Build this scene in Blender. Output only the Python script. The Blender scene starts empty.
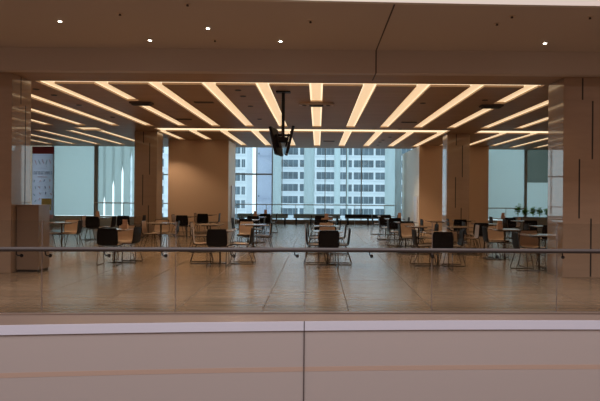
import bpy, bmesh, math, random
from mathutils import Vector, Matrix
random.seed(7)
S = bpy.context.scene
C = S.collection
PI = math.pi
F = 620.0          # focal length in pixels of the 600 px wide frame
EYE = 1.53         # eye height above the dining floor
HC = 3.85          # dining hall ceiling height
HS = 4.275         # soffit height over the atrium edge

# ------------------------------------------------------------ camera
cam = bpy.data.cameras.new('camera'); co = bpy.data.objects.new('camera', cam); C.objects.link(co)
cam.sensor_width = 36.0; cam.lens = 36.0 * F / 600.0
cam.shift_x = -18 / 600.0; cam.shift_y = -4.5 / 600.0
cam.clip_end = 600
co.matrix_world = Matrix.Translation((0, 0, EYE)) @ Matrix.Rotation(PI / 2, 4, 'X') @ Matrix.Rotation(math.radians(0.47), 4, 'Z')
S.camera = co
# ------------------------------------------------------------ world, lights, exposure
w = bpy.data.worlds.new('world'); S.world = w; w.use_nodes = True
bg = w.node_tree.nodes['Background']; bg.inputs[0].default_value = (0.84, 0.93, 1.0, 1); bg.inputs[1].default_value = 1.7
S.view_settings.view_transform = 'Standard'; S.view_settings.look = 'None'
S.view_settings.exposure = 0.0; S.view_settings.gamma = 1.0; S.view_settings.use_curve_mapping = False
S.cycles.use_denoising = True
S.cycles.max_bounces = 10; S.cycles.transparent_max_bounces = 16; S.cycles.sample_clamp_indirect = 3.0

def area(name, loc, rot, sx, sy, power, col):
    l = bpy.data.lights.new(name, 'AREA'); l.shape = 'RECTANGLE'; l.size = sx; l.size_y = sy
    l.energy = power; l.color = col
    o = bpy.data.objects.new(name, l); o.location = loc; o.rotation_euler = rot; C.objects.link(o); return o
area('atrium_skylight', (0, 0.5, 13.6), (0, 0, 0), 16, 9, 3700, (0.97, 0.93, 1.0))

# ------------------------------------------------------------ materials
def mat(name, col, rough=0.5, metal=0.0, spec=0.5, emis=None, estr=0, noise=0, nscale=(1, 1, 1), bump=0, coat=0):
    m = bpy.data.materials.new(name); m.use_nodes = True
    nt = m.node_tree; b = nt.nodes['Principled BSDF']
    b.inputs['Base Color'].default_value = (*col, 1); b.inputs['Roughness'].default_value = rough
    b.inputs['Metallic'].default_value = metal; b.inputs['Specular IOR Level'].default_value = spec
    b.inputs['Coat Weight'].default_value = coat; b.inputs['Coat Roughness'].default_value = 0.03
    if emis: b.inputs['Emission Color'].default_value = (*emis, 1); b.inputs['Emission Strength'].default_value = estr
    if noise or bump:
        tc = nt.nodes.new('ShaderNodeTexCoord'); mp = nt.nodes.new('ShaderNodeMapping'); mp.inputs['Scale'].default_value = nscale
        nz = nt.nodes.new('ShaderNodeTexNoise'); nz.inputs['Scale'].default_value = 1; nz.inputs['Detail'].default_value = 5
        nt.links.new(tc.outputs['Object'], mp.inputs[0]); nt.links.new(mp.outputs[0], nz.inputs['Vector'])
        if noise:
            r = nt.nodes.new('ShaderNodeValToRGB')
            r.color_ramp.elements[0].position = 0.3; r.color_ramp.elements[1].position = 0.7
            r.color_ramp.elements[0].color = (*[c * (1 - noise) for c in col], 1)
            r.color_ramp.elements[1].color = (*[min(1, c * (1 + noise)) for c in col], 1)
            nt.links.new(nz.outputs[0], r.inputs[0]); nt.links.new(r.outputs[0], b.inputs['Base Color'])
        if bump:
            bp = nt.nodes.new('ShaderNodeBump'); bp.inputs['Strength'].default_value = bump; bp.inputs['Distance'].default_value = 0.01
            nt.links.new(nz.outputs[0], bp.inputs['Height']); nt.links.new(bp.outputs[0], b.inputs['Normal'])
    return m

def glass_mat(name, tint, refl=0.5):
    m = bpy.data.materials.new(name); m.use_nodes = True; nt = m.node_tree; nt.nodes.clear()
    out = nt.nodes.new('ShaderNodeOutputMaterial'); t = nt.nodes.new('ShaderNodeBsdfTransparent'); t.inputs[0].default_value = (*tint, 1)
    g = nt.nodes.new('ShaderNodeBsdfGlossy'); g.inputs['Roughness'].default_value = 0.02
    fr = nt.nodes.new('ShaderNodeFresnel'); fr.inputs[0].default_value = 1.45
    mu = nt.nodes.new('ShaderNodeMath'); mu.operation = 'MULTIPLY'; mu.inputs[1].default_value = refl
    mx = nt.nodes.new('ShaderNodeMixShader')
    nt.links.new(fr.outputs[0], mu.inputs[0]); nt.links.new(mu.outputs[0], mx.inputs[0])
    nt.links.new(t.outputs[0], mx.inputs[1]); nt.links.new(g.outputs[0], mx.inputs[2]); nt.links.new(mx.outputs[0], out.inputs[0])
    return m

def film_mat(name, col):
    m = bpy.data.materials.new(name); m.use_nodes = True; nt = m.node_tree; nt.nodes.clear()
    out = nt.nodes.new('ShaderNodeOutputMaterial')
    d = nt.nodes.new('ShaderNodeBsdfDiffuse'); d.inputs[0].default_value = (*[c * 0.6 for c in col], 1)
    t = nt.nodes.new('ShaderNodeBsdfTranslucent'); t.inputs[0].default_value = (*col, 1)
    mx = nt.nodes.new('ShaderNodeMixShader'); mx.inputs[0].default_value = 0.92
    nt.links.new(d.outputs[0], mx.inputs[1]); nt.links.new(t.outputs[0], mx.inputs[2]); nt.links.new(mx.outputs[0], out.inputs[0])
    return m

def floor_mat():
    m = bpy.data.materials.new('floor_tiles'); m.use_nodes = True; nt = m.node_tree; b = nt.nodes['Principled BSDF']
    tc = nt.nodes.new('ShaderNodeTexCoord'); mp = nt.nodes.new('ShaderNodeMapping'); mp.inputs['Location'].default_value = (0.73, 0.1, 0)
    br = nt.nodes.new('ShaderNodeTexBrick'); br.offset = 0; br.inputs['Scale'].default_value = 1
    br.inputs['Brick Width'].default_value = 1.15; br.inputs['Row Height'].default_value = 0.62
    br.inputs['Mortar Size'].default_value = 0.008; br.inputs['Mortar Smooth'].default_value = 0.2
    br.inputs['Color1'].default_value = (0.25, 0.168, 0.104, 1); br.inputs['Color2'].default_value = (0.22, 0.147, 0.09, 1)
    br.inputs['Mortar'].default_value = (0.08, 0.052, 0.033, 1)
    mp2 = nt.nodes.new('ShaderNodeMapping'); mp2.inputs['Scale'].default_value = (0.5, 9, 1)
    nz = nt.nodes.new('ShaderNodeTexNoise'); nz.inputs['Scale'].default_value = 1; nz.inputs['Detail'].default_value = 6
    mxc = nt.nodes.new('ShaderNodeMix'); mxc.data_type = 'RGBA'; mxc.blend_type = 'OVERLAY'; mxc.inputs[0].default_value = 0.45
    nt.links.new(tc.outputs['Object'], mp.inputs[0]); nt.links.new(mp.outputs[0], br.inputs['Vector'])
    nt.links.new(tc.outputs['Object'], mp2.inputs[0]); nt.links.new(mp2.outputs[0], nz.inputs['Vector'])
    nt.links.new(br.outputs['Color'], mxc.inputs[6]); nt.links.new(nz.outputs[0], mxc.inputs[7]); nt.links.new(mxc.outputs[2], b.inputs['Base Color'])
    mr = nt.nodes.new('ShaderNodeMapRange'); mr.inputs[3].default_value = 0.17; mr.inputs[4].default_value = 0.28
    nt.links.new(nz.outputs[0], mr.inputs[0]); rm = nt.nodes.new('ShaderNodeMix'); rm.inputs[3].default_value = 0.5
    nt.links.new(br.outputs['Fac'], rm.inputs[0]); nt.links.new(mr.outputs[0], rm.inputs[2]); nt.links.new(rm.outputs[0], b.inputs['Roughness'])
    b.inputs['Specular IOR Level'].default_value = 0.45
    return m

def diffuser_mat(name, col, e):
    m = bpy.data.materials.new(name); m.use_nodes = True; nt = m.node_tree; b = nt.nodes['Principled BSDF']
    b.inputs['Base Color'].default_value = (0.8, 0.7, 0.55, 1); b.inputs['Roughness'].default_value = 0.5
    b.inputs['Emission Color'].default_value = (*col, 1); b.inputs['Emission Strength'].default_value = e
    return m

M = dict(
    floor=floor_mat(),
    ceil=mat('ceiling_panel', (0.37, 0.25, 0.165), 0.5, spec=0.15, noise=0.08, nscale=(0.4, 4, 1)),
    soffit=mat('soffit_paint', (0.52, 0.44, 0.37), 0.6, spec=0.25),
    seam=mat('dark_seam', (0.07, 0.05, 0.045), 0.7),
    beige=mat('beige_wall', (0.58, 0.40, 0.275), 0.5, spec=0.3),
    pale=mat('pale_wall', (0.66, 0.60, 0.52), 0.6),
    pillar=mat('polished_stone_tan', (0.33, 0.22, 0.14), 0.4, spec=0.4, noise=0.06, nscale=(1.5, 1.5, 9), coat=0.9),
    groove=mat('groove_dark', (0.02, 0.015, 0.012), 0.5),
    counter=mat('counter_laminate', (0.21, 0.138, 0.088), 0.3),
    fascia=mat('fascia_panel', (0.46, 0.395, 0.36), 0.45),
    whitestrip=mat('white_edge', (0.66, 0.65, 0.72), 0.4),
    lit_flank=mat('lit_flank_pale', (0.85, 0.80, 0.72), 0.5),  # window light on the core flanks, put into a pale colour
    joint=mat('joint_seal', (0.16, 0.12, 0.10), 0.6),
    copper=mat('copper_seam', (0.50, 0.355, 0.275), 0.4),
    steel=mat('brushed_steel', (0.065, 0.052, 0.046), 0.55, metal=0.2),
    shoe=mat('bronze_shoe', (0.27, 0.20, 0.16), 0.3, metal=0.3),
    chrome=mat('chrome', (0.13, 0.12, 0.11), 0.25, metal=1),
    glass=glass_mat('clear_glass', (0.93, 0.94, 0.94), 0.22),
    wglass=glass_mat('window_glass', (0.90, 0.97, 0.97), 0.5),
    dglass=glass_mat('dark_window_glass', (0.20, 0.26, 0.25), 0.4),
    film=film_mat('frosted_film', (0.84, 0.94, 0.955)),
    darkfilm=film_mat('dark_film', (0.42, 0.47, 0.45)),
    film2=film_mat('pale_fin', (0.80, 0.89, 0.93)),
    frame=mat('window_frame', (0.33, 0.38, 0.38), 0.4, metal=0.3),
    black=mat('black_plastic', (0.006, 0.005, 0.005), 0.5, spec=0.12),
    tan=mat('tan_veneer', (0.36, 0.235, 0.15), 0.4, noise=0.08, nscale=(3, 3, 20)),
    table=mat('table_laminate', (0.27, 0.20, 0.15), 0.14, spec=0.6),
    menu=mat('menu_wood', (0.42, 0.25, 0.16), 0.5),
    diff=diffuser_mat('warm_diffuser', (1, .70, .41), .80), diff2=diffuser_mat('warm_led_edge', (1, .79, .51), 1.2),
    trough=mat('trough_paint', (0.55, 0.42, 0.30), 0.5),
    lamp=mat('downlight_lens', (1, 1, 1), 0.4, emis=(1, 0.93, 0.82), estr=14),
    darkmetal=mat('dark_metal', (0.010, 0.008, 0.008), 0.5, metal=0.0, spec=.25),
    screen=mat('screen_glass', (0.01, 0.012, 0.014), 0.1, spec=0.6),
    concrete=mat('pale_column', (0.78, 0.88, 0.88), 0.5),
    bwall=mat('building_white', (0.70, 0.78, 0.86), 0.7, noise=0.05, nscale=(0.1, 0.1, 0.3)),
    blav=mat('building_lavender', (0.56, 0.60, 0.72), 0.7, noise=0.06, nscale=(0.1, 0.1, 0.2)),
    bwin=mat('building_window', (0.085, 0.13, 0.17), 0.35, noise=0.35, nscale=(0.35, 0.35, 0.5)),
    bmul=mat('building_mullion', (0.30, 0.37, 0.43), 0.6),
    ground=mat('ground', (0.5, 0.52, 0.52), 0.9, noise=0.2, nscale=(0.05, 0.05, 1)),
    leaf=film_mat('leaf', (0.26, 0.50, 0.12)),
    plinth=mat('window_plinth', (0.45, 0.50, 0.48), 0.4),
    benchm=mat('bench_grey', (0.22, 0.30, 0.30), 0.3),
    railm=mat('satin_rail', (0.55, 0.60, 0.60), 0.4, metal=0.3),
    pot=mat('planter_grey', (0.20, 0.21, 0.20), 0.5),
    banner=film_mat('banner_white', (0.80, 0.82, 0.92)),
    maroon=mat('banner_maroon', (0.30, 0.06, 0.09), 0.6),
    bteal=mat('banner_teal', (0.35, 0.55, 0.62), 0.6), byel=mat('banner_olive', (0.55, 0.52, 0.20), 0.6),
    bred=mat('banner_red', (0.65, 0.40, 0.42), 0.6), bblue=mat('banner_blue', (0.22, 0.30, 0.50), 0.6), bpink=mat('banner_pink', (0.72, 0.50, 0.60), 0.6),
    atr=mat('atrium_paint', (0.30, 0.22, 0.18), 0.7),
)

# ------------------------------------------------------------ mesh helpers
class MB:
    def __init__(s): s.v = []; s.f = []; s.m = []; s.mats = []
    def _mi(s, m):
        if m is None: return 0
        if m not in s.mats: s.mats.append(m)
        return s.mats.index(m)
    def add(s, vs, fs, m=None):
        b = len(s.v); s.v += [tuple(v) for v in vs]; k = s._mi(m)
        for f in fs: s.f.append([b + i for i in f]); s.m.append(k)
        return s
    def box(s, x0, x1, y0, y1, z0, z1, m=None, rot=None, piv=None):
        vs = [Vector((x, y, z)) for x in (x0, x1) for y in (y0, y1) for z in (z0, z1)]
        if rot is not None:
            p = Vector(piv) if piv else Vector(((x0 + x1) / 2, (y0 + y1) / 2, (z0 + z1) / 2))
            vs = [rot @ (v - p) + p for v in vs]
        return s.add(vs, [(0, 1, 3, 2), (4, 6, 7, 5), (0, 4, 5, 1), (2, 3, 7, 6), (0, 2, 6, 4), (1, 5, 7, 3)], m)
    def tube(s, pts, r, n=8, m=None, closed=False):
        pts = [Vector(p) for p in pts]; N = len(pts); vs = []; prev = None
        for i, p in enumerate(pts):
            a = pts[i - 1] if (i or closed) else p; c = pts[(i + 1) % N] if (i < N - 1 or closed) else p
            t = (c - a).normalized()
            u = Vector((0, 0, 1)).cross(t) if prev is None else prev - t * prev.dot(t)
            if u.length < 1e-4: u = Vector((1, 0, 0)).cross(t)
            if u.length < 1e-4: u = Vector((0, 1, 0))
            u.normalize(); prev = u; q = t.cross(u)
            rr = r[i] if isinstance(r, (list, tuple)) else r
            for k in range(n): vs.append(p + (u * math.cos(2 * PI * k / n) + q * math.sin(2 * PI * k / n)) * rr)
        fs = []
        for i in range(N if closed else N - 1):
            j = (i + 1) % N
            for k in range(n): fs.append((i * n + k, i * n + (k + 1) % n, j * n + (k + 1) % n, j * n + k))
        if not closed: fs += [tuple(reversed(range(n))), tuple((N - 1) * n + k for k in range(n))]
        return s.add(vs, fs, m)
    def lathe(s, prof, cx=0, cy=0, n=24, m=None):
        vs = []; fs = []
        for (r, z) in prof:
            for k in range(n): vs.append((cx + r * math.cos(2 * PI * k / n), cy + r * math.sin(2 * PI * k / n), z))
        for i in range(len(prof) - 1):
            for k in range(n): fs.append((i * n + k, i * n + (k + 1) % n, (i + 1) * n + (k + 1) % n, (i + 1) * n + k))
        fs += [tuple(reversed(range(n))), tuple((len(prof) - 1) * n + k for k in range(n))]
        return s.add(vs, fs, m)
    def build(s, name, m, parent=None, smooth=False, bevel=0):
        me = bpy.data.meshes.new(name); me.from_pydata(s.v, [], s.f)
        ml = s.mats if s.mats else [m]
        for x in ml: me.materials.append(x if x else m)
        for i, p in enumerate(me.polygons): p.material_index = s.m[i]
        bm = bmesh.new(); bm.from_mesh(me); bmesh.ops.recalc_face_normals(bm, faces=bm.faces)
        if bevel:
            bmesh.ops.bevel(bm, geom=[e for e in bm.edges], offset=bevel, segments=2, affect='EDGES', clamp_overlap=True)
        bm.to_mesh(me); bm.free()
        if smooth:
            for p in me.polygons: p.use_smooth = True
            me.set_sharp_from_angle(angle=math.radians(40))
        o = bpy.data.objects.new(name, me); C.objects.link(o)
        if parent: o.parent = parent
        return o

def tag(o, label=None, cat=None, group=None, kind=None):
    if label: o['label'] = label
    if cat: o['category'] = cat
    if group: o['group'] = group
    if kind: o['kind'] = kind
    return o
def thing(name, label, cat, loc=(0, 0, 0), rz=0, group=None):
    o = bpy.data.objects.new(name, None); C.objects.link(o); o.location = loc; o.rotation_euler = (0, 0, rz)
    o.empty_display_size = 0.1
    return tag(o, label, cat, group)
def struct(name, mb, m, parent=None, **k):
    o = mb.build(name, m, parent, **k)
    if not parent: o['kind'] = 'structure'
    return o
def copy_tree(o, parent=None):
    c = o.copy(); C.objects.link(c)
    if parent: c.parent = parent
    for ch in [x for x in C.objects if x.parent == o]: copy_tree(ch, c)
    return c
def X_at(px, d): return (px - 318) / F * d

# curves of the atrium edge seen in plan
De = lambda x: 8.11 + 0.0525 * x - 0.0037 * x * x        # foot of the glass
Df = lambda x: 7.835 + 0.08 * x - 0.0066 * x * x         # fascia below
Du = lambda x: 8.67 + 0.045 * x - 0.003 * x * x          # soffit edge above
XL, XR = -14.5, 12.5
def band(fn, z0, z1, o0, o1, xa=XL, xb=XR, n=48):
    """ribbon with a rectangular section following a plan curve: depth offsets o0..o1, heights z0..z1"""
    mb = MB(); vs = []; fs = []
    for i in range(n + 1):
        x = xa + (xb - xa) * i / n; y = fn(x)
        vs += [(x, y + o0, z0), (x, y + o1, z0), (x, y + o1, z1), (x, y + o0, z1)]
    for i in range(n):
        a = 4 * i; b = a + 4
        for k in range(4): fs.append((a + k, a + (k + 1) % 4, b + (k + 1) % 4, b + k))
    fs += [(3, 2, 1, 0), tuple(4 * n + k for k in range(4))]
    return mb.add(vs, fs)

# ------------------------------------------------------------ setting: floor
mb = MB(); n = 48; vs = []
for i in range(n + 1):
    x = XL + (XR - XL) * i / n
    vs += [(x, De(x) - 0.02, 0), (x, 36, 0), (x, De(x) - 0.02, -0.28), (x, 36, -0.28)]
fs = []
for i in range(n):
    a = 4 * i; b = a + 4
    fs += [(a, b, b + 1, a + 1), (a + 2, a + 3, b + 3, b + 2), (a, a + 2, b + 2, b), (a + 1, b + 1, b + 3, a + 3)]
fs += [(0, 1, 3, 2), (4 * n, 4 * n + 2, 4 * n + 3, 4 * n + 1)]
struct('floor', mb.add(vs, fs), M['floor'])
# edge ledge, white edge, fascia
def ledge():
    mb = MB(); vs = []
    for i in range(n + 1):
        x = XL + (XR - XL) * i / n
        vs += [(x, De(x) - 0.021, 0.0), (x, Df(x), -0.05), (x, Df(x), -0.07), (x, De(x) - 0.021, -0.07)]
    fs = []
    for i in range(n):
        a = 4 * i; b = a + 4
        for k in range(4): fs.append((a + k, a + (k + 1) % 4, b + (k + 1) % 4, b + k))
    return mb.add(vs, fs)
struct('trim_1', ledge(), M['shoe'])
struct('trim_2', band(Df, -0.168, -0.052, -0.012, 0.06), M['whitestrip'])
struct('wall_front', band(Df, -1.9, -0.168, 0.0, 0.2), M['fascia'])
struct('trim_3', band(Df, -0.685, -0.625, -0.001, 0.05), M['copper'])
# vertical panel joints in the fascia
for k, xx in enumerate((-10.16, -5.16, -0.16, 4.84, 9.84)):
    struct('trim_%d' % (4 + k), MB().box(xx - 0.006, xx + 0.006, Df(xx) - 0.015, Df(xx) + 0.01, -1.9, -0.05), M['seam'])

# ceiling of the hall: one plate with slots for the lights
slots = []     # (x0,x1,y0,y1,label)
def xi(i): return -0.06 + 1.13 * i
ordw = ['', 'first', 'second', 'third', 'fourth', 'fifth', 'sixth', 'seventh', 'eighth', 'ninth', 'tenth', 'eleventh', 'twelfth']
def side(i): return 'centre' if i == 0 else ('%s left of the centre' % ordw[-i] if i < 0 else '%s right of the centre' % ordw[i])
for i in range(-12, 11):
    x = xi(i)
    y0 = 13.05
    if i in (-4, 0, 4):     # broken by an air diffuser
        vy = 15.62
        slots.append((x - .155, x + .155, y0, vy - .28, 'short recessed light strip before the dark air diffuser, %s' % side(i)))
        slots.append((x - .155, x + .155, vy + .22, 20.95, 'recessed light strip behind the dark air diffuser, %s' % side(i)))
    else:
        slots.append((x - .155, x + .155, y0, 20.95, 'long recessed light strip, front ceiling bay, %s' % side(i)))
    ys, ye = 22.6, 28.9
    if i in (-6, 5): ys = 23.65
    if i in (-6, -5, -4): ye = 26.0
    if i in (5, 6, 7): ye = 28.05
    slots.append((x - .15, x + .15, ys, ye, 'short recessed light strip, rear ceiling bay, %s' % side(i)))
slots.append((-5.85, 4.66, 12.75, 13.05, 'long thin light line running crosswise along the front edge of the ceiling'))
slots.append((-5.75, 4.6, 21.6, 22.6, 'crosswise light line between the two middle pillars'))
slots.append((5.65, 11.8, 21.6, 22.6, 'crosswise light line right of the right middle pillar'))
slots.append((-8.55, -7.75, 21.6, 22.6, 'short bright crosswise light piece left of the left middle pillar'))
xs = sorted({XL, XR} | {v for s_ in slots for v in s_[:2]}); ys = sorted({11.85, 30.0} | {v for s_ in slots for v in s_[2:4]})
mb = MB()
for a, b in zip(ys[:-1], ys[1:]):
    run = None
    for c, d in zip(xs[:-1], xs[1:]):
        cx, cy = (c + d) / 2, (a + b) / 2
        hole = any(s_[0] < cx < s_[1] and s_[2] < cy < s_[3] for s_ in slots)
        if hole:
            if run is not None: mb.box(run, c, a, b, HC, HC + .12); run = None
        elif run is None: run = c
    if run is not None: mb.box(run, xs[-1], a, b, HC, HC + .12)
struct('ceiling', mb, M['ceil'])
for (x0, x1, y0, y1, lab) in slots:
    t = thing('ceiling_light', lab, 'light', ((x0 + x1) / 2, (y0 + y1) / 2, HC + .045), 0, 'recessed light strips in the ceiling')
    hx, hy = (x1 - x0) / 2, (y1 - y0) / 2
    w_ = .012
    if x1 - x0 > y1 - y0:      # crosswise line
        MB().box(-hx, hx, -hy, hy, 0, .02).build('diffuser', M['diff2'], t)
        MB().box(-hx, hx, -hy, -hy + w_, -.043, 0).build('frame', M['trough'], t)
    else:
        MB().box(-hx + .05, hx - .05, -hy, hy, .002, .02).build('diffuser', M['diff'], t)
        for s_ in (-1, 1): MB().box(min(s_ * hx, s_ * (hx - .05)), max(s_ * hx, s_ * (hx - .05)), -hy, hy, 0, .02).build('led_edge', M['diff2'], t)
        MB().box(-hx, -hx + w_, -hy, hy, -.043, 0).box(hx - w_, hx, -hy, hy, -.043, 0).box(-hx + w_, hx - w_, hy - w_, hy, -.043, 0).build('frame', M['trough'], t)

# soffit over the atrium edge
mb = MB(); vs = []
for i in range(n + 1):
    x = XL + (XR - XL) * i / n
    vs += [(x, Du(x), HS), (x, 11.85, HS), (x, 11.85, HS + .3), (x, Du(x), HS + .3)]
fs = []
for i in range(n):
    a = 4 * i; b = a + 4
    for k in range(4): fs.append((a + k, a + (k + 1) % 4, b + (k + 1) % 4, b + k))
mb.add(vs, fs).box(XL, XR, 11.65, 11.85, HC, HS)
struct('ceiling_front', mb, M['soffit'])
mb = MB(); xs_ = 1.07
mb.box(xs_ - .012, xs_ + .012, Du(xs_), 11.66, HS - .004, HS + .01).box(xs_ - .012, xs_ + .012, 11.645, 11.66, HC, HS).box(xs_ - .012, xs_ + .012, 11.65, 12.4, HC - .003, HC + .01)
struct('trim_9', mb, M['seam'])
struct('trim_10', band(Du, HS - .03, HS + .10, -.05, .04), M['pale'])
struct('wall_upper', band(Du, HS + .10, HS + 1.2, 0, .15), M['fascia'])
# enclosing walls and roof
struct('wall_left', MB().box(XL - .2, XL, -8, 34.2, -9, 14), M['beige'])
struct('wall_right', MB().box(XR, XR + .2, -8, 34.2, -9, 14), M['beige'])
struct('wall_behind', MB().box(XL, XR, -8.2, -8, -9, 14), M['atr'])
struct('ceiling_atrium', MB().box(XL, XR, -8, 12, 14, 14.2), M['atr'])
struct('floor_atrium', MB().box(XL, XR, -8, 12, -9.2, -9), M['atr'])
struct('floor_walkway', MB().box(XL, XR, -8, 0.6, -0.25, 0), M['floor'])
struct('wall_above', MB().box(XL, XR, 11.85, 12.05, HS + .3, 14), M['atr'])
struct('ceiling_rear', MB().box(XL, XR, 12.05, 34.2, 6.6, 6.8), M['pale'])
struct('wall_below', MB().box(XL, XR, 11.5, 11.7, -9, -.28), M['atr'])

# ------------------------------------------------------------ rear walls and windows
def window(name, x0, x1, z0, z1, y, m, fw=.03):
    fr = MB().box(x0, x0 + fw, y, y + .12, z0, z1).box(x1 - fw, x1, y, y + .12, z0, z1).box(x0 + fw, x1 - fw, y, y + .12, z0, z0 + fw).box(x0 + fw, x1 - fw, y, y + .12, z1 - fw, z1)
    o = struct(name, fr, M['frame'])
    MB().box(x0 + fw, x1 - fw, y + .05, y + .07, z0 + fw, z1 - fw).build('glass_pane', m, o)
    return o
struct('wall_back', MB().box(XL, -12.85, 30, 30.2, 0, .45).box(XL, -12.85, 30, 30.2, HC + .12, 6.6), M['plinth'])
mb = MB()                                             # low plinths and headers on the 30 m line
mb.box(-12.85, -6.2, 30, 30.2, 0, .45).box(7.0, XR, 30, 30.2, 0, .40).box(-12.85, -6.2, 30, 30.2, HC + .12, 6.6).box(7.0, XR, 30, 30.2, HC + .12, 6.6)
struct('wall_rear', mb, M['plinth'])
window('window_7', XL, -12.87, .45, 3.97, 30.02, M['wglass'])
mb = MB().box(-6.4, -6.2, 30.2, 34, 0, 6.6)
struct('wall_recess', mb, M['pale'])
mb = MB().box(XL, -6.2, 30.0, 30.2, HC, HC + .12)
# window 1: frosted pane beside the banner
w1 = window('window_1', -12.85, -10.82, .45, 3.97, 30.02, M['wglass'])
MB().box(-12.82, -10.85, 30.10, 30.115, .5, 3.92).build('frosted_film', M['film'], w1)
w2 = window('window_2', -10.70, -7.66, .45, 3.97, 30.02, M['wglass'])
# the film of window 2 is cut in four tall tapering slots through which the daylight shows
slit = [(104.3, 196), (113.2, 180), (122.3, 166), (131.2, 152)]
fm = MB(); cur = -10.67; zb, zt = .5, 3.92
for px, py in slit:
    cx = X_at(px, 30.1); z1 = EYE - (py - 196 + 1.7) / F * 30.1; hw = .05
    fm.box(cur, cx - hw, 30.10, 30.115, zb, zt)
    fm.add([(cx - hw, 30.10, z1 - .3), (cx, 30.10, z1), (cx, 30.10, zt), (cx - hw, 30.10, zt), (cx - hw, 30.115, z1 - .3), (cx, 30.115, z1), (cx, 30.115, zt), (cx - hw, 30.115, zt)],
           [(0, 1, 2, 3), (7, 6, 5, 4), (0, 4, 5, 1), (1, 5, 6, 2), (2, 6, 7, 3), (3, 7, 4, 0)])
    fm.add([(cx + hw, 30.10, z1 - .3), (cx, 30.10, z1), (cx, 30.10, zt), (cx + hw, 30.10, zt), (cx + hw, 30.115, z1 - .3), (cx, 30.115, z1), (cx, 30.115, zt), (cx + hw, 30.115, zt)],
           [(3, 2, 1, 0), (4, 5, 6, 7), (1, 5, 4, 0), (2, 6, 5, 1), (3, 7, 6, 2), (0, 4, 7, 3)])
    cur = cx + hw
fm.box(cur, -8.75, 30.10, 30.115, zb, zt)
fm.build('frosted_film', M['film'], w2)
struct('window_3', MB().box(-7.66, -7.58, 30.0, 30.14, .45, 3.97).box(-6.45, -6.35, 30.0, 30.14, .45, 3.97).box(-7.58, -6.45, 30.02, 30.12, 2.48, 2.54).box(-7.58, -6.45, 30.0, 30.14, 3.9, 3.97), M['frame'])
MB().box(-7.58, -6.45, 30.06, 30.08, .45, 3.9).build('glass_pane', M['wglass'], bpy.data.objects['window_3'])
struct('trim_11', MB().box(-10.82, -10.70, 29.98, 30.15, .45, HC), M['frame'])
w4 = window('window_4', 8.0, 10.03, .40, 3.97, 30.02, M['wglass'])
MB().box(8.03, 10.0, 30.10, 30.115, .45, 3.92).build('frosted_film', M['film'], w4)
w5 = window('window_5', 10.09, 12.4, .40, 3.97, 30.02, M['wglass'])
MB().box(10.12, 12.37, 30.10, 30.115, .45, 2.27).build('frosted_film', M['film'], w5)
MB().box(10.12, 12.37, 30.10, 30.115, 2.27, 3.92).build('dark_film', M['darkfilm'], w5)
struct('trim_12', MB().box(10.03, 10.09, 29.98, 30.15, .40, HC), M['frame'])
# centre window wall, taller than the ceiling in front of it
CY = 34.0
mb = MB(); z0, z1 = .22, 6.55
for x in (-6.15, -3.38, -2.52, 2.37, 6.95): mb.box(x - .028, x + .028, CY, CY + .12, z0, z1)
for x in (-1.98, .38, 1.55): mb.box(x - .018, x + .018, CY + .02, CY + .10, z0, z1)
mb.box(-6.15, -2.52, CY, CY + .1, 2.66, 2.74).box(-6.15, 6.95, CY, CY + .12, z1 - .06, z1)
o = struct('window_6', mb, M['frame'])
MB().box(-6.15, 6.95, CY + .05, CY + .07, z0, z1).build('glass_pane', M['wglass'], o)
struct('trim_13', MB().box(-6.2, 7.0, CY - .12, CY + .14, 0, .22), M['counter'])
struct('wall_head', MB().box(-6.2, 7.0, CY + .0, CY + .2, 6.55, 6.6), M['pale'])

# beige blocks (service cores) with lighter flank
def core(name, x0, x1, y0, y1):
    mb = MB().box(x0, x1, y0, y1, 0, HC)
    return struct(name, mb, M['beige'])
core('wall_core_left', -6.34, -3.8, 26.2, 28.4)
core('wall_core_right', 4.6, 7.75, 28.2, 33.9)

struct('trim_14', MB().box(-3.8, -3.79, 26.22, 28.38, 0, HC), M['lit_flank'])  # added slab, pale in place of window light on the flank
struct('trim_15', MB().box(4.59, 4.6, 28.22, 33.86, 0, HC), M['lit_flank'])  # same added light-toned slab on the right core
# handrails along the windows
def rail(label, x0, x1, y, z, posts):
    t = thing('window_rail', label, 'railing', ((x0 + x1) / 2, y, 0), 0)
    h = (x1 - x0) / 2
    MB().tube([(-h, 0, z), (h, 0, z)], .025).build('top_rail', M['railm'], t, True)
    for k in range(posts):
        px = -h + .1 + (2 * h - .2) * k / (posts - 1)
        MB().tube([(px, 0, 0), (px, 0, z)], .015).build('post', M['railm'], t, True)
    return t
rail('metal railing in front of the frosted left window', -10.7, -6.6, 29.6, 1.12, 4)
rail('long metal railing across the foot of the wide centre window', -6.1, 6.9, 33.6, 1.05, 9)
rail('metal railing in front of the frosted right window', 8.0, 9.95, 29.6, 1.02, 3)

# pale round columns beyond the centre window
for px, d, r, lab in ((277, 35.0, .24, 'slim pale round column behind the centre window, leftmost'), (309, 35.0, .30, 'pale green round column behind the centre window, near its middle'),
                      (390, 35.0, .30, 'pale green round column behind the right half of the centre window'), (398, 33.2, .17, 'slim grey green round column inside, beside the right beige block')):
    x = X_at(px, d)
    zb = -8 if d > 34.5 else 0
    t = thing('round_column', lab, 'column', (x, d, zb), 0)
    MB().lathe([(r, 0), (r, 6.55 - zb)], n=32).build('shaft', M['film2'], t, True)
    MB().lathe([(r + .03, 0), (r + .03, .12), (r + .002, .14)], n=32).build('base_ring', M['frame'], t, True)
for px, w_, lab in ((337, .34, 'pale frosted glass fin behind the centre window, the wide one'), (347, .14, 'narrow pale frosted glass fin just right of the wide one')):
    x = X_at(px, 34.7)
    tag(MB().box(x - w_ / 2, x + w_ / 2, 34.65, 34.72, -8, 6.5).build('glass_fin', M['film2']), lab, 'glass fin')
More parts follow.
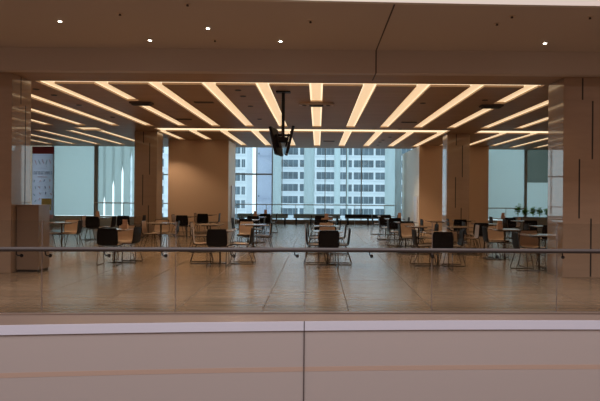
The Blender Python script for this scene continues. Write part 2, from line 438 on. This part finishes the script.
# low dark benches in front of the window
def bench(label, x0, x1, y, m):
    t = thing('window_bench', label, 'bench', ((x0 + x1) / 2, y, 0), 0); h = (x1 - x0) / 2
    MB().box(-h, h, -.2, .2, .34, .40).build('seat', m, t, bevel=.01)
    for s in (-1, 0, 1): MB().box(s * (h - .15) - .04, s * (h - .15) + .04, -.17, .17, 0, .34).build('leg', M['darkmetal'], t)
    MB().box(-h, h, .14, .2, .40, .56).build('backrest', m, t, bevel=.01)
bench('long grey green bench below the left part of the centre window', -4.3, -1.6, 33.1, M['benchm'])
bench('long grey green bench below the middle of the centre window', -1.3, 1.2, 33.1, M['benchm'])
bench('dark slatted bench below the right part of the centre window', 1.45, 3.9, 33.1, M['darkmetal'])

# ------------------------------------------------------------ pillars
def pillar(name_lab, x0, y0, w_, d_, grooves, inner=None):
    t = thing('pillar', name_lab, 'pillar', (x0 + w_ / 2, y0 + d_ / 2, 0), 0, None)
    hw, hd = w_ / 2, d_ / 2
    MB().box(-hw, hw, -hd, hd, .0, HC).build('shaft', M['pillar'], t, bevel=.006)
    for (gx, za, zb) in grooves:
        x = -hw + gx * w_
        MB().box(x - .014, x + .014, -hd - .003, -hd + .01, za, zb).build('groove', M['groove'], t)
    if inner:
        sx, gl = inner
        for (gy, za, zb) in gl:
            y = -hd + gy * d_
            MB().box(sx * hw - .01, sx * hw + .003, y - .012, y + .012, za, zb).build('groove', M['groove'], t) if sx > 0 else \
                MB().box(sx * hw - .003, sx * hw + .01, y - .012, y + .012, za, zb).build('groove', M['groove'], t)
    return t
g_front = [(.44, 3.42, 3.84), (.68, 2.28, 3.40), (.38, 1.14, 2.28), (.66, 0.02, 1.14)]
g_mid = [(.40, 3.42, 3.84), (.68, 2.26, 3.42), (.38, 1.14, 2.26), (.64, 0.02, 1.14)]
pillar('polished tan pillar at the front right, nearest to the right picture edge', 4.71, 11.92, .82, .80, g_front)
pillar('polished tan pillar at the front left, behind the tall counter box', -6.72, 11.92, .82, .80, g_front, (1, [(.45, 3.3, 3.84), (.7, 1.2, 3.3)]))
pillar('polished tan pillar in the middle distance, left of the left beige block', -6.72, 22.66, .82, .84, g_mid)
pillar('polished tan pillar in the middle distance, in front of the right beige block', 4.71, 22.66, .82, .84, g_mid)

# boards on the flanks of the blocks
tag(MB().box(-3.789, -3.74, 26.9, 28.0, .35, 1.95).build('notice_board', M['whitestrip'], bevel=.008), 'thin upright board on the flank of the left beige block', 'board')
tag(MB().box(4.54, 4.589, 28.5, 29.4, .4, 1.55).build('notice_board', M['whitestrip'], bevel=.008), 'pale notice board on the flank of the right beige block', 'board')

# ------------------------------------------------------------ glass balustrade
t = thing('glass_balustrade', 'frameless glass balustrade along the curved floor edge with a dark steel handrail', 'balustrade', (0, 0, 0))
shoe = band(De, 0.0, .016, -.05, .05).build('base_shoe', M['shoe'], t)
joints = [-0.16 + 1.67 * k for k in range(-8, 8)]
joints = [x for x in joints if XL < x < XR]
edges_ = [XL] + joints + [XR]
for a, b in zip(edges_[:-1], edges_[1:]):
    a2, b2 = a + .007, b - .007
    vs = []
    N_ = 6
    for i in range(N_ + 1):
        x = a2 + (b2 - a2) * i / N_; y = De(x)
        vs += [(x, y - .008, .0165), (x, y + .008, .0165), (x, y + .008, 1.19), (x, y - .008, 1.19)]
    fs = []
    for i in range(N_):
        p = 4 * i; q = p + 4
        for k in range(4): fs.append((p + k, p + (k + 1) % 4, q + (k + 1) % 4, q + k))
    fs += [(3, 2, 1, 0), tuple(4 * N_ + k for k in range(4))]
    MB().add(vs, fs).build('glass_pane', M['glass'], t)
for x in joints: MB().box(x - .0045, x + .0045, De(x) - .006, De(x) + .006, .018, 1.185).build('joint_seal', M['joint'], t)
RY = -.085
hr = MB().tube([(XL + (XR - XL) * i / 60, De(XL + (XR - XL) * i / 60) + RY, .832) for i in range(61)], .03, 10).build('handrail', M['steel'], t, True)
for px in (-90, -35, 27, 54, 110, 165, 232, 295, 370, 432, 498, 566, 630):
    x = X_at(px, 8.05); y = De(x)
    MB().tube([(x, y + RY, .835), (x + .004, y + RY, .77), (x + .02, y + RY + .01, .75), (x + .035, y - .03, .745), (x + .035, y - .008, .745)], .008, 8).build('bracket', M['darkmetal'], hr, True)
    MB().tube([(x + .035, y - .022, .745), (x + .035, y - .008, .745)], .022, 14).build('bracket_disc', M['darkmetal'], hr, True)

# ------------------------------------------------------------ chairs
def sheet(prof, hw, th, sgn):
    """bent sheet: profile in y,z with rounded side edges"""
    mb = MB(); N_ = len(prof); pts = [Vector((0, *p)) for p in prof]; vs = []
    for i, p in enumerate(pts):
        a = pts[max(0, i - 1)]; c = pts[min(N_ - 1, i + 1)]; tt = (c - a).normalized()
        nn = Vector((0, -tt.z, tt.y)) * sgn
        frac = i / (N_ - 1)
        wv = hw * (1.04 - .17 * max(0, frac - .5) / .5 - .12 * max(0, .10 - frac) / .10)
        for u in (-1, -.92, 0, .92, 1):
            lift = .010 * (abs(u) ** 3)
            for k in (0, 1):
                q = p + nn * (k * th + lift); vs.append((u * wv, q.y, q.z))
    fs = []; W_ = 10
    for i in range(N_ - 1):
        for j in range(4):
            a = i * W_ + j * 2; b = a + W_
            fs.append((a, a + 2, b + 2, b)); fs.append((a + 1, b + 1, b + 3, a + 3))
        a = i * W_; b = a + W_
        fs.append((a, b, b + 1, a + 1)); fs.append((a + 8, a + 9, b + 9, b + 8))
    for base in (0, (N_ - 1) * W_):
        for j in range(4):
            a = base + j * 2; fs.append((a, a + 1, a + 3, a + 2))
    return mb.add(vs, fs)
prof = [(.235, .395), (.225, .415), (.17, .423), (.05, .416), (-.06, .410), (-.14, .412), (-.19, .428), (-.212, .47), (-.221, .54), (-.230, .64), (-.238, .73), (-.243, .785), (-.245, .80)]
cut = 6
def make_chair(inner='tan'):
    t = thing('dining_chair', 'x', 'chair')
    sheet(prof[:cut + 1], .215, .012, -1).build('seat_shell', M['black'], t, True)
    sheet(prof[cut:], .215, .012, -1).build('back_shell', M['black'], t, True)['label'] = 'black outer face of the backrest'
    ins = [(y, z) for y, z in prof]
    off = []
    for i, p in enumerate(ins):
        a = ins[max(0, i - 1)]; c = ins[min(len(ins) - 1, i + 1)]; dx, dz = c[0] - a[0], c[1] - a[1]; L = math.hypot(dx, dz)
        off.append((p[0] + dz / L * .0135, p[1] - dx / L * .0135))
    sheet(off[1:cut + 1], .205, .010, -1).build('seat', M['tan'], t, True)
    sheet(off[cut:-1], .205, .010, -1).build('backrest', M[inner], t, True)['label'] = inner + ' inner face of the backrest'
    for s in (-1, 1):
        x = s * .205
        MB().tube([(s * .17, .13, .402), (x, .165, .375), (x, .235, .05), (x, .245, .015), (x, .215, .008), (x, -.235, .008), (x, -.262, .015), (x, -.255, .05), (x, -.155, .375), (s * .17, -.12, .40)], .0085, 7).build('sled_leg', M['chrome'], t, True)
    MB().tube([(-.2, .13, .40), (.2, .13, .40)], .007, 7).tube([(-.2, -.12, .398), (.2, -.12, .398)], .007, 7).build('cross_bar', M['chrome'], t, True)
    return t
def make_table():
    t = thing('cafe_table', 'x', 'table')
    MB().box(-.33, .33, -.33, .33, .726, .745).build('tabletop', M['table'], t, bevel=.004)
    MB().box(-.2, .2, -.2, .2, .70, .7255).build('support_plate', M['darkmetal'], t)
    MB().lathe([(.02, .02), (.02, .70)], n=14).build('pole', M['chrome'], t, True)
    MB().lathe([(.15, 0), (.15, .008), (.04, .018), (.022, .02)], n=24).build('base', M['chrome'], t, True)
    return t
def make_menu():
    t = thing('menu_holder', 'x', 'menu holder')
    MB().box(-.065, .065, -.05, .05, 0, .10).build('box', M['menu'], t, bevel=.003)
    MB().box(-.055, .055, -.008, .008, .10, .21).build('card', M['menu'], t)
    MB().box(-.05, .05, .015, .04, .10, .15).build('napkins', M['whitestrip'], t)
    return t
chair0 = {}; table0 = menu0 = None
def chair(kind, x, d, label, jit=0, inner='tan'):
    """x, d = where the top of the backrest stands; kind = way the chair faces"""
    rz = {'N': 0, 'E': -PI / 2, 'W': PI / 2, 'S': PI}[kind] + math.radians(jit)
    fx, fy = -math.sin(rz), math.cos(rz)
    if inner not in chair0: chair0[inner] = c = make_chair(inner)
    else: c = copy_tree(chair0[inner])
    c.location = (x + fx * .24, d + fy * .24, 0.0005); c.rotation_euler = (0, 0, rz)
    c['label'] = label; c['group'] = 'sled-base chairs of the food hall'
def table(x, d, label, jit=0):
    global table0
    if table0 is None: table0 = c = make_table()
    else: c = copy_tree(table0)
    c.location = (x, d, 0.0005); c.rotation_euler = (0, 0, math.radians(jit)); c['label'] = label; c['group'] = 'square cafe tables'
def menu(x, d, label):
    global menu0
    if menu0 is None: menu0 = c = make_menu()
    else: c = copy_tree(menu0)
    c.location = (x, d, .7465); c.rotation_euler = (0, 0, random.uniform(-.15, .15)); c['label'] = label; c['group'] = 'wooden menu holders on tables'

dirs = {'N': 'chair, black back to camera, %s', 'S': 'chair facing the camera, tan backrest, %s', 'E': 'side chair on the left, %s', 'W': 'side chair on the right, %s'}
def setof(phrase, tx, td, chairs, jit=0, menus=()):
    table(tx, td, 'square light-topped cafe table, ' + phrase, jit)
    for ch in chairs:
        k, x, d = ch[:3]; j = ch[3] if len(ch) > 3 else random.uniform(-2, 2)
        if k == 'N': d = min(d, td - .75)
        if k == 'S': d = max(d, td + .75)
        if k == 'E': x = min(x, tx - .51)
        if k == 'W': x = max(x, tx + .51)
        if k in 'EW': d = min(max(d, td - .02), td + .02)
        chair(k, x, d, dirs[k] % phrase, j, 'black' if k in 'EW' and any(q in phrase for q in (', centre row', 'row toward', 'row right of')) else 'tan')
    for (mx, md) in menus: menu(mx, md, 'wooden menu holder standing on the table, ' + phrase)
# centre row
setof('nearest table, centre row', .23, 14.0, [('N', .24, 13.15), ('E', -.27, 13.85), ('W', .73, 13.85), ('S', .23, 15.0)])
setof('second table, centre row', .23, 16.3, [('E', -.28, 16.2), ('W', .76, 16.2), ('S', .24, 17.3)])
setof('third table, centre row', .25, 20.0, [('E', -.25, 20), ('W', .74, 19.9), ('N', .12, 19.15), ('S', .3, 21.0)], menus=[(.28, 20.1)])
setof('farthest table, centre row', .25, 23.8, [('E', -.25, 23.8), ('W', .76, 23.7), ('N', .1, 22.9)])
# left sets
setof('front table between the left pillars', -4.60, 14.05, [('N', -4.52, 13.5, 2), ('W', -4.06, 13.95, -6), ('S', -4.55, 14.8, 3)], menus=[(-4.4, 14.15)])
setof('table beside the counter box', -7.1, 17.2, [('S', -7.10, 17.95, 12), ('W', -6.58, 17.25, 6), ('E', -7.66, 17.2)])
setof('table by the frosted left window', -7.35, 20.85, [('N', -7.3, 20.05), ('W', -6.85, 20.9), ('E', -7.9, 20.9)], menus=[(-7.42, 20.9)])
setof('table before the left middle pillar', -6.72, 22.0, [('N', -6.66, 21.2), ('W', -6.14, 22.0)])
setof('table right of the left middle pillar', -4.4, 17.4, [('S', -4.56, 18.1, 5), ('W', -3.98, 17.3, 5), ('E', -4.9, 17.4)])
setof('nearer table at the left beige block', -4.85, 22.9, [('N', -4.85, 22.1), ('E', -5.35, 22.9)])
setof('farther table at the left beige block', -4.45, 25.0, [('N', -4.5, 24.2), ('W', -3.97, 25.0), ('E', -4.95, 25)])
setof('front table left of centre row', -2.2, 14.0, [('N', -2.16, 13.35), ('E', -2.84, 13.9, 8), ('W', -1.45, 13.95, -4)])
setof('right table of the pair left of centre row', -1.75, 16.9, [('S', -2.02, 17.5), ('W', -1.28, 16.9)])
setof('left table of the pair left of centre row', -2.9, 16.7, [('E', -3.42, 16.7)])
setof('nearest table, row toward centre window left part', -2.25, 20.1, [('N', -2.25, 19.35), ('W', -1.72, 20.1), ('E', -2.78, 20.1)])
setof('second table, row toward centre window left part', -2.25, 22.8, [('N', -2.3, 22.0), ('W', -1.70, 22.8), ('E', -2.80, 22.8)], menus=[(-2.3, 22.8)])
setof('third table, row toward centre window left part', -2.2, 25.5, [('W', -1.66, 25.4), ('N', -2.1, 24.7), ('E', -2.75, 25.5)], menus=[(-2.15, 25.5)])
# right row
setof('front table, row right of centre', 2.7, 13.9, [('E', 2.14, 13.9, 3), ('N', 2.62, 12.95), ('W', 3.25, 13.9)])
setof('second table, row right of centre', 2.7, 16.6, [('E', 2.16, 16.6), ('S', 2.5, 17.35), ('W', 3.2, 16.7)])
setof('lone second-row table left of right pillars', 3.75, 16.6, [('W', 4.3, 16.6)])
for k, (d, wd) in enumerate(((19.2, 'third'), (22.0, 'fourth'), (24.9, 'fifth'))):
    setof(wd + ' table, row right of centre', 2.72, d, [('E', 2.16, d), ('W', 3.25, d), ('N', 2.65, d - .75)], menus=[(2.9, d)] if k == 1 else ())
setof('far lone table left of right middle pillar', 3.9, 20.3, [('E', 3.38, 20.3)])
# right sets
setof('table just before the right middle pillar', 4.95, 21.0, [('E', 4.38, 21.0), ('N', 4.66, 20.25)])
setof('second table before the right middle pillar', 4.95, 18.4, [('E', 4.32, 18.5), ('N', 4.66, 17.65)])
setof('third table before the right middle pillar', 4.65, 15.4, [('E', 4.13, 15.4), ('S', 4.62, 16.15)], menus=[(4.5, 15.35)])
setof('far table by the frosted right window', 7.0, 23.3, [('E', 6.48, 23.2), ('N', 7.0, 22.55), ('W', 7.6, 23.3)], menus=[(6.93, 23.2)])
setof('table in front of the green plants', 6.95, 20.95, [('N', 6.82, 19.85), ('E', 6.3, 20.6)])
setof('table behind the front right pillar', 6.35, 17.3, [('N', 6.2, 16.5), ('E', 5.8, 17.3)])
setof('front table beside the front right pillar', 4.72, 13.2, [('E', 4.18, 13.15), ('S', 4.75, 13.98, 3)])

# ------------------------------------------------------------ counter box at the left
t = thing('counter_box', 'tall brown counter box beside the front left pillar', 'counter', (-5.665, 12.36, 0))
MB().box(-.215, .215, -.26, .24, .04, 1.28).build('body', M['counter'], t, bevel=.006)
MB().box(-.225, .225, -.27, .25, 1.2805, 1.31).build('top', M['counter'], t, bevel=.004)
MB().box(-.20, .20, -.245, .225, 0, .04).build('plinth', M['groove'], t)

# ------------------------------------------------------------ banner at the left
bx0, bx1, by = X_at(32, 29.6), X_at(53.2, 29.6), 29.6
bz0, bz1 = .35, 3.78
t = thing('banner', 'tall white banner with a maroon head band and coloured shapes at the far left', 'banner', ((bx0 + bx1) / 2, by, 0))
hw = (bx1 - bx0) / 2
MB().box(-hw, hw, 0, .02, bz0 + .18, bz1 - .34).build('sheet', M['banner'], t)
MB().box(-hw, hw, -.004, .024, bz1 - .34, bz1).build('head_band', M['maroon'], t)
MB().box(-hw, hw, -.004, .024, bz0, bz0 + .18).build('foot_band', M['bpink'], t)
MB().tube([(-hw, .05, 0), (-hw, .05, bz1)], .02).tube([(hw, .05, 0), (hw, .05, bz1)], .02).build('stand', M['frame'], t, True)
def ell(mb, cx, cz, a, b, ang, y=-.003, n_=14):
    vs = []
    for yy in (y, 0):
        for k in range(n_):
            u, v = a * math.cos(2 * PI * k / n_), b * math.sin(2 * PI * k / n_)
            vs.append((cx + u * math.cos(ang) - v * math.sin(ang), yy, cz + u * math.sin(ang) + v * math.cos(ang)))
    fs = [tuple(range(n_)), tuple(reversed(range(n_, 2 * n_)))] + [(k, (k + 1) % n_, n_ + (k + 1) % n_, n_ + k) for k in range(n_)]
    mb.add(vs, fs)
rnd = random.Random(3)
cols = ['bteal', 'bpink', 'bblue', 'bred', 'byel']
marks = {c: MB() for c in cols}
for k in range(16):
    ell(marks[cols[k % 4]], -.38 + .25 * (k % 4) + rnd.uniform(-.05, .05), 2.12 - .30 * (k // 4) + rnd.uniform(-.05, .05), .022, .07, rnd.uniform(-.9, .9))
for k in range(5): ell(marks[['bpink', 'bteal', 'bpink', 'bteal', 'bpink'][k]], -.34 + .17 * k, 3.0 + rnd.uniform(-.08, .1), .02, .13, rnd.uniform(-.4, .4))
marks['byel'].box(-.05, .42, -.004, 0, .75, 1.30)
for c in cols: marks[c].build('printed_shape', M[c], t)
# the illegible headline: a row of upright letter strokes
hl = MB()
for k in range(12):
    x = -.43 + k * .074
    hl.box(x, x + .016, -.004, 0, 2.44, 2.60)
    if k % 3 != 1: hl.box(x + .016, x + .05, -.004, 0, 2.584, 2.60)
    if k % 2: hl.box(x + .016, x + .05, -.004, 0, 2.51, 2.525)
    if k % 4 != 2: hl.box(x + .045, x + .058, -.004, 0, 2.44, 2.60)
hl.build('headline', M['bblue'], t)
MB().box(-.25, .22, -.004, 0, 2.32, 2.35).build('subline', M['bpink'], t)

# ------------------------------------------------------------ screens hanging from the ceiling
t = thing('hanging_screens', 'black ceiling pole with two tilted flat screens back to back', 'television', (-.79, 13.8, HC))
MB().box(-.16, .16, -.1, .1, -.03, -.001).build('ceiling_plate', M['darkmetal'], t, bevel=.005)
MB().tube([(0, 0, -.03), (0, 0, -1.12)], .036, 14).build('pole', M['darkmetal'], t, True)
MB().box(-.11, .11, -.09, .09, -1.14, -1.02).box(-.17, .17, -.03, .03, -1.0, -.95).build('bracket', M['darkmetal'], t, bevel=.006)
for s in (-1, 1):
    rot = Matrix.Rotation(s * math.radians(13), 3, 'Y'); rz = Matrix.Rotation(math.radians(-8 if s < 0 else 4), 3, 'Z')
    R_ = rz @ rot; ctr = Vector((s * .15, 0, -1.12 + (.02 if s > 0 else 0)))
    def bx(mb, x0, x1, y0, y1, z0, z1):
        vs = [R_ @ Vector((x, y, z)) + ctr for x in (x0, x1) for y in (y0, y1) for z in (z0, z1)]
        return mb.add(vs, [(0, 1, 3, 2), (4, 6, 7, 5), (0, 4, 5, 1), (2, 3, 7, 6), (0, 2, 6, 4), (1, 5, 7, 3)])
    sc_ = bx(MB(), -.03, .03, -.36, .36, -.31, .31).build('screen', M['darkmetal'], t, bevel=.006)
    bx(MB(), s * .031 - .002, s * .031 + .002, -.34, .34, -.29, .29).build('display', M['screen'], sc_)
    bx(MB(), -s * .055 - .02, -s * .055 + .02, -.15, .15, -.14, .14).build('wall_mount', M['darkmetal'], sc_)

# ------------------------------------------------------------ ceiling fittings
def diffuser(x, y, wd, lab, lamps=True):
    t = thing('air_diffuser', lab, 'air vent', (x, y, HC), 0)
    MB().box(-wd / 2, wd / 2, -.14, .14, -.045, -.001).build('frame', M['soffit'] if lamps else M['seam'], t, bevel=.004)
    sl = MB()
    for k in range(4): sl.box(-wd / 2 + (.26 if lamps else .05), wd / 2 - (.26 if lamps else .05), -.11 + .06 * k, -.075 + .06 * k, -.075, -.0455)
    sl.build('slats', M['groove'], t)
    if lamps:
        for s in (-1, 1): MB().lathe([(.05, -.06), (.055, -.046)], s * (wd / 2 - .13), 0, 16).build('spot', M['groove'], t, True)
diffuser(xi(0), 15.55, .86, 'dark slotted air diffuser with two spots across the centre light strip')
diffuser(xi(-4) + .12, 15.6, .55, 'dark air diffuser breaking the left light strip near the front', False)
diffuser(xi(4) - .12, 15.6, .55, 'dark air diffuser breaking the right light strip near the front', False)
def on_ceiling(px, py, z):
    u, v = px - 318, py - 196; uu = u + .0082 * v; vv = v - .0082 * u
    d = (EYE - z) * F / vv; return (uu / F * d, d)
for px, py, lab in ((204, 102, 'flat dark slot vent left of the hanging screens'), (184, 119, 'small dark slot vent farther back on the left'), (409, 122, 'dark slot vent in the ceiling right of the centre'), (329, 141, 'small dark slot vent in the rear ceiling bay')):
    x, y = on_ceiling(px, py, HC)
    t = thing('slot_vent', lab, 'air vent', (x, y, HC))
    MB().box(-.24, .24, -.09, .09, -.02, -.001).build('frame', M['seam'], t, bevel=.003)
    MB().box(-.21, .21, -.05, .05, -.026, -.0205).build('slat', M['groove'], t)
SPOT_FILL_W = 150
spots = [(238, 90), (243, 96), (250.5, 106), (259.5, 119), (36, 89), (54, 95), (79, 105), (112.5, 117), (423, 103), (400, 129), (378, 145), (380, 142), (383, 140), (575 - 90, 100), (165, 137), (390, 137)]
for k, (px, py) in enumerate(spots):
    x, y = on_ceiling(px, py, HC)
    if any(s_[0] - .07 < x < s_[1] + .07 and s_[2] - .07 < y < s_[3] + .07 for s_ in slots): x += .3
    if any(s_[0] - .07 < x < s_[1] + .07 and s_[2] - .07 < y < s_[3] + .07 for s_ in slots): x += .3
    t = thing('ceiling_spot', 'small round dark ceiling spot', 'ceiling spot', (x, y, HC), 0, 'round ceiling spots')
    MB().lathe([(.07, -.012), (.075, -.001)], n=20).build('trim_ring', M['seam'], t, True)
    MB().lathe([(.05, -.018), (.052, -.0125)], n=20).build('lens', M['groove'], t, True)
    l = bpy.data.lights.new('spot_fill', 'SPOT'); l.energy = SPOT_FILL_W; l.color = (1, .74, .50); l.spot_size = math.radians(120); l.spot_blend = .5; l.shadow_soft_size = .03  # added fill light for the hall; the spot itself looks unlit
    lo = bpy.data.objects.new('spot_fill', l); lo.location = (0, 0, -.03); lo.parent = t; C.objects.link(lo)
lit = [(60, 21, 'lit round downlight in the front soffit, leftmost'), (150, 40, 'lit round downlight in the front soffit, lower left'), (208, 28, 'lit round downlight in the front soffit, upper one left of the middle'),
       (280.5, 41, 'lit round downlight in the front soffit, nearest to the middle'), (545, 43, 'lit round downlight in the front soffit at the far right')]
for px, py, lab in lit:
    x, y = on_ceiling(px, py, HS)
    t = thing('downlight', lab, 'downlight', (x, y, HS))
    MB().lathe([(.045, -.008), (.05, -.001)], n=20).build('trim_ring', M['pale'], t, True)
    MB().lathe([(.027, -.013), (.027, -.0085)], n=20).build('lens', M['lamp'], t, True)
    l = bpy.data.lights.new('downlight_lamp', 'SPOT'); l.energy = 26; l.color = (1, .78, .55); l.spot_size = math.radians(95); l.spot_blend = .6; l.shadow_soft_size = .04
    lo = bpy.data.objects.new('downlight_lamp', l); lo.location = (0, 0, -.03); lo.parent = t; C.objects.link(lo)
for k, (px, py) in enumerate([(120, 13.5), (187.5, 4), (215, 40), (310.5, 21), (497, 23.5), (512, 16), (590, 17)]):
    x, y = on_ceiling(px, py, HS)
    t = thing('sprinkler', 'small dark sprinkler head in the front soffit', 'sprinkler', (x, y, HS), 0, 'sprinkler heads in the soffit')
    MB().lathe([(.05, -.006), (.05, -.001)], n=16).build('rosette', M['trough'], t, True)
    MB().lathe([(.012, -.035), (.022, -.03), (.012, -.0065)], n=12).build('head', M['seam'], t, True)

# ------------------------------------------------------------ plants at the right window
px0, px1 = 514, 552
xa, xb, yd = X_at(px0, 28.5), X_at(px1, 28.5), 28.5
t = thing('planter_box', 'long grey planter box below the frosted right window', 'planter', ((xa + xb) / 2, yd, 0))
MB().box(-(xb - xa) / 2, (xb - xa) / 2, -.2, .2, 0, .62).build('box', M['pot'], t, bevel=.01)
MB().box(-(xb - xa) / 2 + .03, (xb - xa) / 2 - .03, -.17, .17, .6205, .64).build('soil', M['seam'], t)
def plant(x, y, z, h, seed, lab):
    r = random.Random(seed); t = thing('leafy_plant', lab, 'plant', (x, y, z), 0, 'green plants in the long planter')
    st = MB(); lf = MB()
    for k in range(7):
        a = r.uniform(0, 2 * PI); tip = Vector((math.cos(a) * .08, math.sin(a) * .08, h * r.uniform(.55, 1)))
        st.tube([(0, 0, 0), (tip.x * .4, tip.y * .4, tip.z * .6), tip], .006, 6)
        for j in range(12):
            p = tip * r.uniform(.45, 1.0); b = r.uniform(0, 2 * PI); L = r.uniform(.12, .18); dz = r.uniform(-.03, .07)
            d = Vector((math.cos(b), math.sin(b), 0)); s_ = Vector((-d.y, d.x, 0)) * L * .36
            q = [p, p + d * L * .4 + s_ + Vector((0, 0, dz)), p + d * L + Vector((0, 0, dz * .3)), p + d * L * .4 - s_ + Vector((0, 0, dz)), p + d * L * .45 + Vector((0, 0, dz - .015))]
            lf.add(q, [(0, 1, 4), (1, 2, 4), (2, 3, 4), (3, 0, 4)])
    st.build('stem', M['leaf'], t, True); lf.build('foliage', M['leaf'], t)
plab = ['leftmost bushy green plant in the long planter, apart from the rest', 'second green plant in the long planter', 'third green plant in the long planter, in its middle', 'fourth green plant in the long planter', 'rightmost green plant in the long planter, beside the pillar edge']
for k, px in enumerate((518, 525.5, 533, 540, 547)):
    plant(X_at(px, 28.5), yd + (.03 if k % 2 else -.03), .64, [.62, .42, .5, .46, .4][k], 10 + k, plab[k])

# ------------------------------------------------------------ city behind the windows
def building(label, x0, x1, yd, depth, ztop, zbot, wallm, cols_, rows, zc0, pitch, wh):
    t = thing('building', label, 'building', ((x0 + x1) / 2, yd, zbot)); cx = (x0 + x1) / 2
    MB().box(x0 - cx, x1 - cx, 0, depth, 0, ztop - zbot).build('wall', wallm, t)
    for r in range(rows):
        zc = zc0 - r * pitch - zbot
        MB().box(x0 - cx, x1 - cx, -.5, 0, zc - wh / 2 - .35, zc - wh / 2 - .1).build('ledge', wallm, t)
        for (a, b) in cols_:
            f = MB().box(a - cx, b - cx, -.12, .0, zc - wh / 2, zc + wh / 2).build('window', M['bwin'], t)
            if rows * len(cols_) <= 70:
                nb = max(1, int(round((b - a) / 1.3)) - 1); mm = MB()
                for q in range(nb):
                    xx = a - cx + (b - a) * (q + 1) / (nb + 1); mm.box(xx - .07, xx + .07, -.2, -.12, zc - wh / 2, zc + wh / 2)
                mm.build('mullion', M['bmul'], f)
    return t
cc = []
x = -10.6
for wd in (5.2, 3.9, 5.0, 3.8, 5.2, 3.8, 5.0):
    cc.append((x, x + wd)); x += wd + .55
building('wide white office block with rows of dark windows, behind the centre window', -11.4, x + .4, 165, 14, 34, -24, M['bwall'], cc, 9, 13.4, 3.22, 1.85)
building('white apartment block with small windows, left of the lavender wall', -46, -17.4, 150, 14, 34, -24, M['bwall'], [(-40.6, -39.6), (-38.6, -37.4), (-20.4, -18.9), (-18.5, -17.7)], 9, 12.6, 3.3, 1.9)
building('plain lavender grey slab building between the two white blocks', -17.2, -11.6, 175, 14, 36, -24, M['blav'], [(-16.9, -16.6)], 2, 13.4, 12, .5)
struct('ground', MB().box(-300, 300, 37, 420, -24.3, -24), M['ground'])
